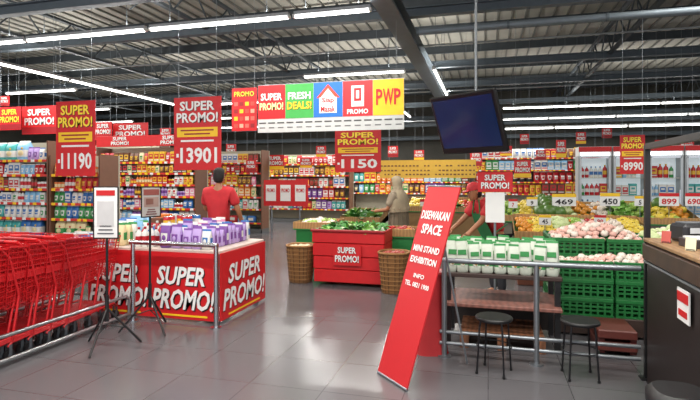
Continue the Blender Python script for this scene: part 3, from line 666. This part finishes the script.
y=11.5
island(X(405,y),X(500,y),y,y+.9,.95,M('8a6a40',.5),slope=.2); pile(['yellow_mango','lettuce','orange','tomato','leafy'],X(405,y)+.04,X(500,y)-.04,y+.03,y+.87,.85,.17,'produce on the rear island',1.6,slope=.2)
# ---------------- bagged goods table
tx0,tx1=X(444,4.95),X(562,5.0); ty0,ty1=4.95,5.55; w_=tx1-tx0;d_=ty1-ty0
e=E('display_table',((tx0+tx1)/2,(ty0+ty1)/2,0),0,'dark two tier wooden display table with bagged goods','table')
DW=M('7e5248',.5,kind='wood',scale=5,var=.2)
q=B(); q.box((0,0,.67),(w_,d_,.04),M('3a2a26',.5),bev=.006); O('table_top',q,par=e)
q=B(); q.box((0,-.03,.4),(w_-.02,d_+.1,.035),DW,bev=.006); O('lower_shelf',q,par=e)
for sx in(-1,1):
    for sy in(-1,1): q=B(); q.box((sx*(w_/2-.04),sy*(d_/2-.04),.325),(.05,.05,.65),BLACK); O('leg',q,par=e)
q=B(); q.box((0,d_/2-.05,.2),(w_-.1,.02,.3),M('2a2422',.6)); O('back_panel',q,par=e)
WB=M('c6cdbf',.35,var=.1,scale=30); GB=M('3f8f50',.35,var=.2,scale=30)
q=B(); q.loft([(0,.045,.03),(.02,.053,.042),(.07,.054,.044),(.12,.054,.042),(.2,.053,.03),(.26,.052,.01),(.28,.053,.004),(.3,.053,.003)],[WB,WB,GB,WB,WB,WB,GB],n=14,e=.55); q.box((0,-.038,.185),(.075,.006,.045),GB,bev=.001); q.ell((0,-.046,.09),(.026,.005,.03),M('efefe0'),n=8,k=5); q.ell((.006,-.05,.09),(.013,.004,.016),M('d8a83a'),n=8,k=5); BM=q.mesh('produce_pack')
for j in range(4):
    x=tx0+.058+(.03 if j%2 else 0)
    while x<tx1-.03:
        O('produce_pack',BM,(x,ty0+.06+j*.15,.691),rot=(R.uniform(-.06,.06),R.uniform(-.06,.06),R.uniform(-.25,.25)),label='upright white plastic pack with green print and crimped top',cat='bag',group='packed goods on the dark table',sc_=(1.05,1.05,R.uniform(.94,1.1))); x+=.116
y=5.0; a,b_=X(598,y),X(638,y)
q=B(); 
for k in range(2): q.box((0,0,.08+.11*k),(b_-a,.45,.08),M('5a2a24',.5),bev=.01)
for s_ in(-1,1): q.box((s_*(b_-a)/2*.8,0,.12),(.05,.42,.2),M('4a1a18'))
O('wooden_pallet_box',q,((a+b_)/2,y+.22,0),label='low dark red slatted wooden crate',cat='crate')
q=B(); a,b_=X(566,4.92),X(660,4.92)
for k in range(4): q.box((0,-.3+.2*k,.13),(b_-a,.14,.025),WOOD)
for k in(-1,0,1): q.box((k*(b_-a)*.45,0,.06),(.08,.76,.115),WOOD)
O('wooden_pallet',q,((tx0+tx1)/2+.0,5.25,0),label='brown wooden pallet on the floor',cat='pallet')
# ---------------- price cards
def card(px,py0,py1,wpx,y,t,group='price cards',base=.81,top=RED):
    x=X(px,y); z0,z1=Z(px,py1,y),Z(px,py0,y); w2=(X(px+wpx/2,y)-X(px-wpx/2,y)); h=z1-z0
    e=E('price_card',(x,y,base),0,'white price card with coloured top on a thin post','price card',group)
    q=B(); q.box((0,0,z0-base+h/2),(w2,.01,h),WHITE,bev=.002); q.box((0,-.006,z1-base-h*.13),(w2,.003,h*.26),top); q.text(t,top if top is RED else BLACK,0,z0-base+h*.35,w2*min(.82,.25*len(t)),h*.45,y=-.009); O('card',q,par=e)
    q=B(); q.cyl((0,.005,0),(0,.005,z0-base+.01),.006,GRAYM,n=5); O('post',q,par=e)
yk=9.96
card(564,194,206,24,yk,'469',top=YEL); card(610,193,206,20,yk,'450',top=YEL); card(669,193,206,20,yk,'899'); card(694,193,206,18,yk,'690'); card(532,197,206,11,yk,'9',top=YEL); card(640,196,206,11,yk,'5',top=YEL)
card(448,199,210,11,11.56,'5',top=YEL,base=.86); card(425,199,210,10,11.56,'3',top=RED,base=.86); card(513,199,208,9,yk,'7')
card(545,215,225,12,7.96,'45',top=YEL,base=.7); card(600,215,225,12,7.96,'99',base=.7)
# promo stand
y=6.35; x=X(495,y)
e=E('promotion_stand',(x,y,0),0,'standing red SUPER PROMO board above a white notice','sign stand')
z0,z1=Z(495,192,y),Z(495,172,y); w2=X(513,y)-X(478,y)
q=B(); h=z1-z0; q.box((0,0,(z0+z1)/2),(w2,.02,h),RED,bev=.003); q.stext('SUPER',0,z0+h*.72,w2*.6,h*.3,y=-.013); q.stext('PROMO!',0,z0+h*.33,w2*.8,h*.33,y=-.013); O('sign_panel',q,par=e)
q=B(); zl=Z(495,223,y); q.box((0,-.0,(z0+zl)/2),(w2*.55,.015,z0-zl-.01),WHITE,bev=.003); O('notice_board',q,par=e)
q=B(); q.cyl((0,.02,.02),(0,.02,z1),.015,GRAYM); q.cyl((0,.02,0),(0,.02,.02),.18,BLACK,n=16); O('stand_pole',q,par=e)
# ---------------- TV
c=W(467,124,5.5)
e=E('television',c,0,'black flat screen television hanging tilted from a ceiling pole','television')
th=A-math.radians(50); Mx=Matrix.Rotation(th,4,'Z')@Matrix.Rotation(math.radians(22),4,'X')
def tv(name,q): 
    o=O(name,q,par=e); o.rotation_euler=Mx.to_euler()
q=B(); q.box((0,.02,0),(.86,.05,.68),M('101012',.3),bev=.012); q.box((0,.07,0),(.5,.06,.35),M('1b1b1f',.5),bev=.01); tv('television_body',q)
q=B(); q.box((0,-.008,.015),(.77,.006,.56),M('0f2044',.14,em=.1,var=.6,scale=1.5)); tv('screen',q)
q=B(); q.cyl((.0,.16,.0),(.0,.16,3.2),.014,M('74797d',.5,.3)); q.box((0,.11,0),(.2,.1,.2),BLACK); O('ceiling_mount_pole',q,rz=th,par=e)
# ---------------- leaning banner
def camp(a,b_,z): v=rt*a+fw*b_; v.z=z; return v
BL=camp(.23,4.14,.012); BR=camp(.427,3.78,.012); TL=camp(.687,4.39,1.53)
xa=(BR-BL); bw=xa.length; xa.normalize(); za=(TL-BL); bl=za.length; za.normalize(); ya=za.cross(xa).normalized()
Mb=Matrix((xa,ya,za)).transposed().to_4x4(); rotb=Mb.to_euler()
e=E('leaning_banner',((BL+BR)/2).to_tuple(),0,'tall red leaning banner advertising space for rent','banner')
BRD=M('bc2228',.45,var=.05)
q=B(); q.box((0,0,bl/2),(bw,.012,bl),BRD)
for t,zz,ww,hh in [('DISEWAKAN',.84,.36,.075),('SPACE',.765,.26,.085),('MINI STAND',.66,.34,.055),('EXHIBITION',.6,.34,.055),('INFO',.52,.14,.035),('TEL. 0821 1900',.475,.32,.04)]:
    q.text(t,WHITE,0,bl*zz,ww,hh,y=-.012)
o=O('banner_panel',q,par=e); o.rotation_euler=rotb
q=B(); q.cyl((-bw/2,0,.0),(bw/2,0,.0),.012,GRAYM); q.cyl((-bw/2,0,bl),(bw/2,0,bl),.01,GRAYM); q.cyl((0,.015,0),(0,.015,bl),.01,GRAYM); o=O('banner_frame',q,par=e); o.rotation_euler=rotb
back=Vector((rt*.5+fw*.27)); back.z=0
q=B(); q.cyl(za*bl*.85+ya*.015,back*1.35,.009,GRAYM); O('support_strut',q,par=e)
p=G(432,352)
e=E('red_floor_stand',(p.x,p.y,0),.3,'small red cloth covered floor stand','stand')
q=B(); q.loft([(0,.15,.12),(.03,.14,.11),(.5,.09,.07),(.72,.1,.08)],M('a01a20',.7),n=16,e=.6); O('stand_body',q,par=e)
q=B(); q.box((0,0,.735),(.24,.2,.03),DRED,bev=.006); O('stand_top',q,par=e)
# ---------------- stools
def stool():
    e=E('stool',(0,0,0),0,'round black stool with slim metal legs','stool','black stools')
    q=B(); q.loft([(.43,.135,.135),(.44,.15,.15),(.455,.15,.15),(.462,.14,.14)],BLACK,n=24); O('seat',q,par=e)
    for k in range(4):
        a=k*math.pi/2+.5; q=B(); q.path([(.12*math.cos(a),.12*math.sin(a),.43),(.13*math.cos(a),.13*math.sin(a),.38),(.155*math.cos(a),.155*math.sin(a),.012)],.008,M('2b2b2e',.3,.6)); q.cyl((.155*math.cos(a),.155*math.sin(a),0),(.155*math.cos(a),.155*math.sin(a),.02),.012,BLACK); O('leg',q,par=e)
    q=B(); q.path([(.14*math.cos(t*math.pi/10),.14*math.sin(t*math.pi/10),.22) for t in range(20)],.005,M('2b2b2e',.3,.6),n=5,close=True); O('foot_ring',q,par=e)
    return e
s0=stool(); p=G(494,372); s0.location=(p.x,p.y,0); p=G(580,377); dup(s0,(p.x,p.y,0),.4)
# ---------------- right counter and frame
CH=1.1; CX2=1.15
e=E('black_display_frame',(1.22,4.5,0),0,'black square steel frame beside the counter','frame')
q=B(); q.box((0,0,.93),(.04,.04,1.86),BLACK); q.box((0,0,.006),(.1,.1,.012),BLACK); O('frame_post',q,par=e)
q=B(); q.box((0,-1.7,(CH+.03+1.86)/2),(.04,.04,1.86-CH-.03),BLACK); O('frame_post',q,par=e)
q=B(); q.box((0,-.86,1.85),(.04,1.7,.045),BLACK); O('top_bar',q,par=e)
e=E('service_counter',(CX2,3.58,0),0,'dark service counter with thin brown wooden top','counter')
q=B(); q.box((.5,0,CH/2),(.9,1.7,CH),M('241c1b',.45),bev=.006); q.box((.5,0,.05),(.84,1.64,.1),BLACK); O('counter_body',q,par=e)
q=B(); q.box((.5,0,CH+.015),(.94,1.74,.03),M('8a6a48',.5,kind='wood',scale=6,var=.2),bev=.006); O('counter_top',q,par=e)
q=B(); q.box((.035,0,CH-.07),(.04,1.68,.12),M('3c2a20',.5,kind='wood',scale=6,var=.25),bev=.004); O('wood_fascia',q,par=e)
q=B(); q.box((.04,0,CH-.15),(.03,1.7,.015),M('8a8e92',.4,.5)); O('edge_trim',q,par=e)
q=B(); q.box((0,0,0),(.2,.008,.2),WHITE); q.box((0,-.006,.05),(.18,.003,.06),RED); q.box((0,-.006,-.05),(.14,.003,.04),RED); o=O('counter_notice',q,(.03,.02,CH-.3),rz=-math.pi/2,par=e,label='small white and red notice')
CT=CH+.03
q=B(); q.box((0,0,.07),(.22,.18,.13),M('2a2a2e',.4),bev=.02); q.box((0,-.09,.09),(.14,.01,.04),M('c8ccd0')); q.box((0,0,.14),(.16,.12,.015),M('55585c'),bev=.005); O('receipt_printer',q,(1.44,4.25,CT),.3,label='dark receipt printer on the counter',cat='printer')
q=B(); q.box((0,0,.015),(.16,.1,.03),BLACK,bev=.005); q.cyl((0,.02,.03),(0,.02,.2),.012,BLACK); q.box((0,0,.3),(.3,.025,.22),M('18181b',.4),bev=.008); q.box((0,-.014,.3),(.27,.004,.19),M('35506a',.2,em=.15)); O('cashier_monitor',q,(1.72,4.15,CT),.5,label='small black cashier monitor on the counter',cat='monitor')
q=B(); q.box((0,0,.03),(.26,.2,.06),M('3a3030',.6),bev=.005); q.box((0,0,.065),(.22,.16,.012),WHITE); O('document_tray',q,(1.42,3.92,CT),.1,label='dark tray with white papers on the counter',cat='tray')
for i_,(xx,yy,cc) in enumerate([(1.24,4.12,M('b04a40')),(1.26,3.72,M('d8d0b0'))]):
    q=B(); q.box((0,0,.045),(.06,.004,.085),cc,Mx=Matrix.Rotation(-.2,4,'X')); q.box((0,.01,.006),(.05,.04,.012),BLACK); O('counter_card',q,(xx,yy,CT),-.6,label='small printed card in a black holder on the counter',cat='card',group='cards on the counter')
q=B(); q.loft([(.40,.13,.13),(.42,.15,.15),(.47,.15,.15),(.5,.12,.12)],BLACK,n=20,e=.7); q.cyl((0,0,.06),(0,0,.4),.025,CHROME)
for k in range(5): a=k*1.2566; q.cyl((0,0,.08),(.17*math.cos(a),.17*math.sin(a),.05),.015,BLACK); q.cyl((.17*math.cos(a),.17*math.sin(a)-.015,.025),(.17*math.cos(a),.17*math.sin(a)+.015,.025),.025,BLACK)
O('cashier_stool',q,(.96,2.98,0),label='black padded swivel stool with five star base',cat='stool')
# ---------------- people
SKIN=M('a06a4a',.5,var=.06)
def skin(name,verts,edges,mat,par,sub=2):
    me=bpy.data.meshes.new(name); me.from_pydata([v[0] for v in verts],edges,[])
    o=bpy.data.objects.new('tmp',me); col.objects.link(o); o.modifiers.new('s','SKIN')
    for i,v in enumerate(verts):
        sv=me.skin_vertices[0].data[i]; sv.radius=v[1] if isinstance(v[1],tuple) else (v[1],v[1]); sv.use_root=(i==0)
    sm=o.modifiers.new('u','SUBSURF'); sm.levels=sub; sm.render_levels=sub
    dg=bpy.context.evaluated_depsgraph_get(); me2=bpy.data.meshes.new_from_object(o.evaluated_get(dg)); bpy.data.objects.remove(o)
    me2.materials.clear(); me2.materials.append(mat); 
    for p_ in me2.polygons: p_.use_smooth=True
    return me2
def person(loc,rz,h,label,lean,arms,shirt,pants,hair,hijab=None,longrobe=False,head_rot=0,cap=None,apron=None,sleeve=.85):
    e=E('person',loc,rz,label,'person'); e.scale=(h/1.72,)*3
    piv=Vector((0,0,.93)); Ml=Matrix.Translation(piv)@Matrix.Rotation(lean,4,'X')@Matrix.Translation(-piv)
    def U(x,y,z): return tuple(Ml@Vector((x,y,z)))
    vs=[(U(0,0,.93),(.14,.1)),(U(0,0,1.12),(.125,.085)),(U(0,.0,1.31),(.14,.09)),(U(0,.01,1.44),(.055,.055)),(U(0,-.0,1.54),(.05,.052))]
    es=[(0,1),(1,2),(2,3),(3,4)]
    sv=[(U(0,0,.88),(.19,.145)),(U(0,0,1.1),(.17,.125)),(U(0,0,1.32),(.185,.125)),(U(0,.01,1.475),(.085,.08))]; se=[(0,1),(1,2),(2,3)]
    hands=[]
    for s_ in(-1,1):
        el,wr=arms[0 if s_<0 else 1]
        sh=U(s_*.185,0,1.38); k=len(vs)
        elv=Vector(sh)+Vector((s_*el[0],el[1],el[2])); wrv=elv+Vector((s_*wr[0],wr[1],wr[2])); dr=(wrv-elv).normalized(); hv=wrv+dr*.07
        vs+=[(sh,.05),(tuple(elv),.044),(tuple(wrv),.03),(tuple(hv),(.038,.02))]; es+=[(2,k),(k,k+1),(k+1,k+2),(k+2,k+3)]
        k2=len(sv); mid=Vector(sh).lerp(elv,sleeve); sv+=[(sh,.09),(tuple(mid),.08)]; se+=[(2,k2),(k2,k2+1)]
        hands.append((hv,dr,s_))
        k=len(vs); vs+=[((s_*.09,0,.86),.09),((s_*.1,-.01,.48),.06),((s_*.1,.02,.1),.04),((s_*.11,-.13,.045),.035)]; es+=[(0,k),(k,k+1),(k+1,k+2),(k+2,k+3)]
    me=skin('body',vs,es,SKIN,e)
    q=B(); q.v=[tuple(v.co) for v in me.vertices]; q.f=[tuple(p_.vertices) for p_ in me.polygons]; q.mats=[SKIN]; q.m=[0]*len(q.f); q.s=[True]*len(q.f)
    hc=Vector((0,-.02,1.62)); hm=Ml@Matrix.Translation(hc)@Matrix.Rotation(head_rot,4,'X')
    q.T=hm
    q.loft([(-.115,.03,.035,0,-.035),(-.1,.045,.055,0,-.03),(-.06,.06,.08,0,-.01),(0,.073,.093),(.05,.072,.092,0,.005),(.085,.055,.072,0,.008),(.108,.02,.03,0,.01)],SKIN,n=14)
    q.loft([(-.025,.014,.014,0,-.1),(.02,.008,.01,0,-.094)],SKIN,n=6)
    for s_ in(-1,1): q.ell((s_*.075,.005,-.005),(.01,.018,.03),SKIN,n=6,k=5); q.ell((s_*.028,-.086,.012),(.012,.006,.007),WHITE,n=6,k=4); q.ell((s_*.028,-.091,.012),(.005,.003,.005),BLACK,n=6,k=4)
    q.ell((0,-.09,-.055),(.022,.008,.007),M('8a4440'),n=8,k=4)
    q.T=None
    for hv,dr,s_ in hands:
        sd=Vector((1,0,0)) if abs(dr.z)>.5 or abs(dr.y)>.5 else Vector((0,1,0)); sd=(sd-dr*sd.dot(dr)).normalized(); nn=dr.cross(sd)
        for k in range(4):
            L=[.062,.075,.07,.052][k]; p0=hv+sd*(-.027+.018*k)+dr*.015; p1=p0+dr*L*.55+nn*.006; p2=p1+dr*L*.4+nn*.022; q.cyl(p0,p1,.0095,SKIN,r2=.0085,n=6); q.cyl(p1,p2,.0085,SKIN,r2=.0065,n=6)
        p0=hv-sd*.03*s_-dr*.03; p1=p0-sd*.028*s_+dr*.03; q.cyl(p0,p1,.012,SKIN,r2=.01,n=6); q.cyl(p1,p1+dr*.03,.01,SKIN,r2=.008,n=6)
    O('body',q,par=e)
    O('shirt',skin('shirt',sv,se,shirt,e),par=e)
    if longrobe:
        q=B(); 
        secs=[(.1,.26,.24),(.4,.23,.21),(.7,.21,.18),(.95,.2,.17),(1.15,.185,.155),(1.34,.18,.135)]
        q.loft(secs,pants,n=22)
        for k in range(14): a=2*math.pi*k/14; q.cyl((.255*math.cos(a),.235*math.sin(a),.1),(.19*math.cos(a),.155*math.sin(a),1.15),.02,pants,r2=.008,n=6)
        O('robe',q,par=e)
    else:
        pv=[((0,0,.95),(.16,.12))]; pe=[]
        for s_ in(-1,1):
            k=len(pv); pv+=[((s_*.095,0,.84),.105),((s_*.1,-.01,.48),.078),((s_*.1,.02,.1),.062)]; pe+=[(0,k),(k,k+1),(k+1,k+2)]
        O('trousers',skin('trousers',pv,pe,pants,e),par=e)
    if apron:
        q=B(); q.T=Ml
        q.add([(-.12,-.15,1.34),(.12,-.15,1.34),(.17,-.16,1.15),(.17,-.17,.95),(.17,-.17,.6),(-.17,-.17,.6),(-.17,-.17,.95),(-.17,-.16,1.15)],[(0,1,2,7),(7,2,3,6),(6,3,4,5)],apron)
        for s_ in(-1,1): q.cyl((s_*.1,-.15,1.33),(s_*.06,-.04,1.5),.01,apron,n=5); q.cyl((s_*.18,-.15,1.02),(s_*.19,.1,1.02),.01,apron,n=5)
        O('apron',q,par=e)
    for s_ in(-1,1): q=B(); q.loft([(0,.045,.13),(.03,.048,.135),(.06,.04,.1,0,.02),(.09,.035,.05,0,.05)],BLACK,n=12,c=(s_*.105,-.05,0)); O('shoe',q,par=e)
    q=B(); q.T=hm
    if hijab:
        q.loft([(.122,.02,.03,0,.01),(.1,.065,.08,0,.01),(.05,.085,.1,0,.012),(0,.09,.1,0,.02),(-.06,.085,.095,0,.02),(-.12,.09,.095,0,.02),(-.17,.14,.12,0,.02),(-.22,.2,.15,0,.02),(-.34,.245,.18,0,.02),(-.46,.25,.19,0,.02),(-.55,.235,.19,0,.02)],hijab,n=22); nm='headscarf'
        for k in range(12): a=2*math.pi*k/12+.2; q.cyl((.08*math.cos(a),.02+.09*math.sin(a),-.08),(.245*math.cos(a),.02+.185*math.sin(a),-.5),.006,hijab,r2=.02,n=6)
        q.loft([(-.07,.04,.012,0,-.092),(-.04,.052,.02,0,-.092),(0,.058,.022,0,-.093),(.045,.045,.018,0,-.09)],SKIN,n=12)
        for s_ in(-1,1): q.ell((s_*.024,-.112,.012),(.009,.005,.005),BLACK,n=6,k=4); q.box((s_*.024,-.112,.028),(.024,.004,.004),BLACK)
        q.loft([(-.022,.011,.014,0,-.114),(.015,.006,.01,0,-.108)],SKIN,n=6); q.ell((0,-.108,-.046),(.018,.006,.005),M('8a4440'),n=8,k=4)
    else:
        q.loft([(.128,.02,.03,0,.012),(.112,.055,.07,0,.014),(.08,.078,.093,0,.016),(.03,.082,.085,0,.03),(-.03,.079,.07,0,.045),(-.075,.066,.05,0,.05),(-.095,.045,.03,0,.05)],hair,n=18); nm='hair'
    O(nm,q,par=e)
    if cap:
        q=B(); q.T=hm; q.loft([(.03,.088,.105,0,.01),(.08,.085,.1,0,.01),(.12,.06,.07,0,.01),(.135,.01,.015,0,.01)],cap,n=16); q.loft([(.03,.06,.06,0,-.11),(.04,.058,.058,0,-.11)],cap,n=12); O('cap',q,par=e)
    return e
HAIR=M('17120f',.75)
fwd=((.05,-.08,-.26),(-.03,-.24,-.03)); hang=((.1,-.02,-.26),(.02,-.12,-.2))
y=6.75
person((X(219,y),y,0),math.pi+.15,1.73,'shopper in a loose red shirt and dark trousers facing the shelves',.0,[hang,fwd],M('b8232b',.8,var=.2),M('23242c',.7),HAIR,sleeve=.8)
y=8.75
person((X(399,y),y,0),-1.9,1.62,'shopper in a long grey beige headscarf and robe by the produce',.05,[fwd,fwd],M('8d7f6c',.8),M('6c604e',.8),HAIR,hijab=M('9a8c74',.85,var=.3,scale=5),longrobe=True)
y=7.05
person((X(497,y),y,0),-1.0,1.62,'worker in red cap, red shirt and green apron bending over produce',.55,[((.05,-.16,-.2),(0,-.18,-.14)),((.05,-.16,-.2),(0,-.18,-.14))],M('c0282c',.7,var=.2),M('26262c',.7),HAIR,cap=M('b8242a',.6),apron=M('2c7a48',.7),head_rot=-.3,sleeve=.8)
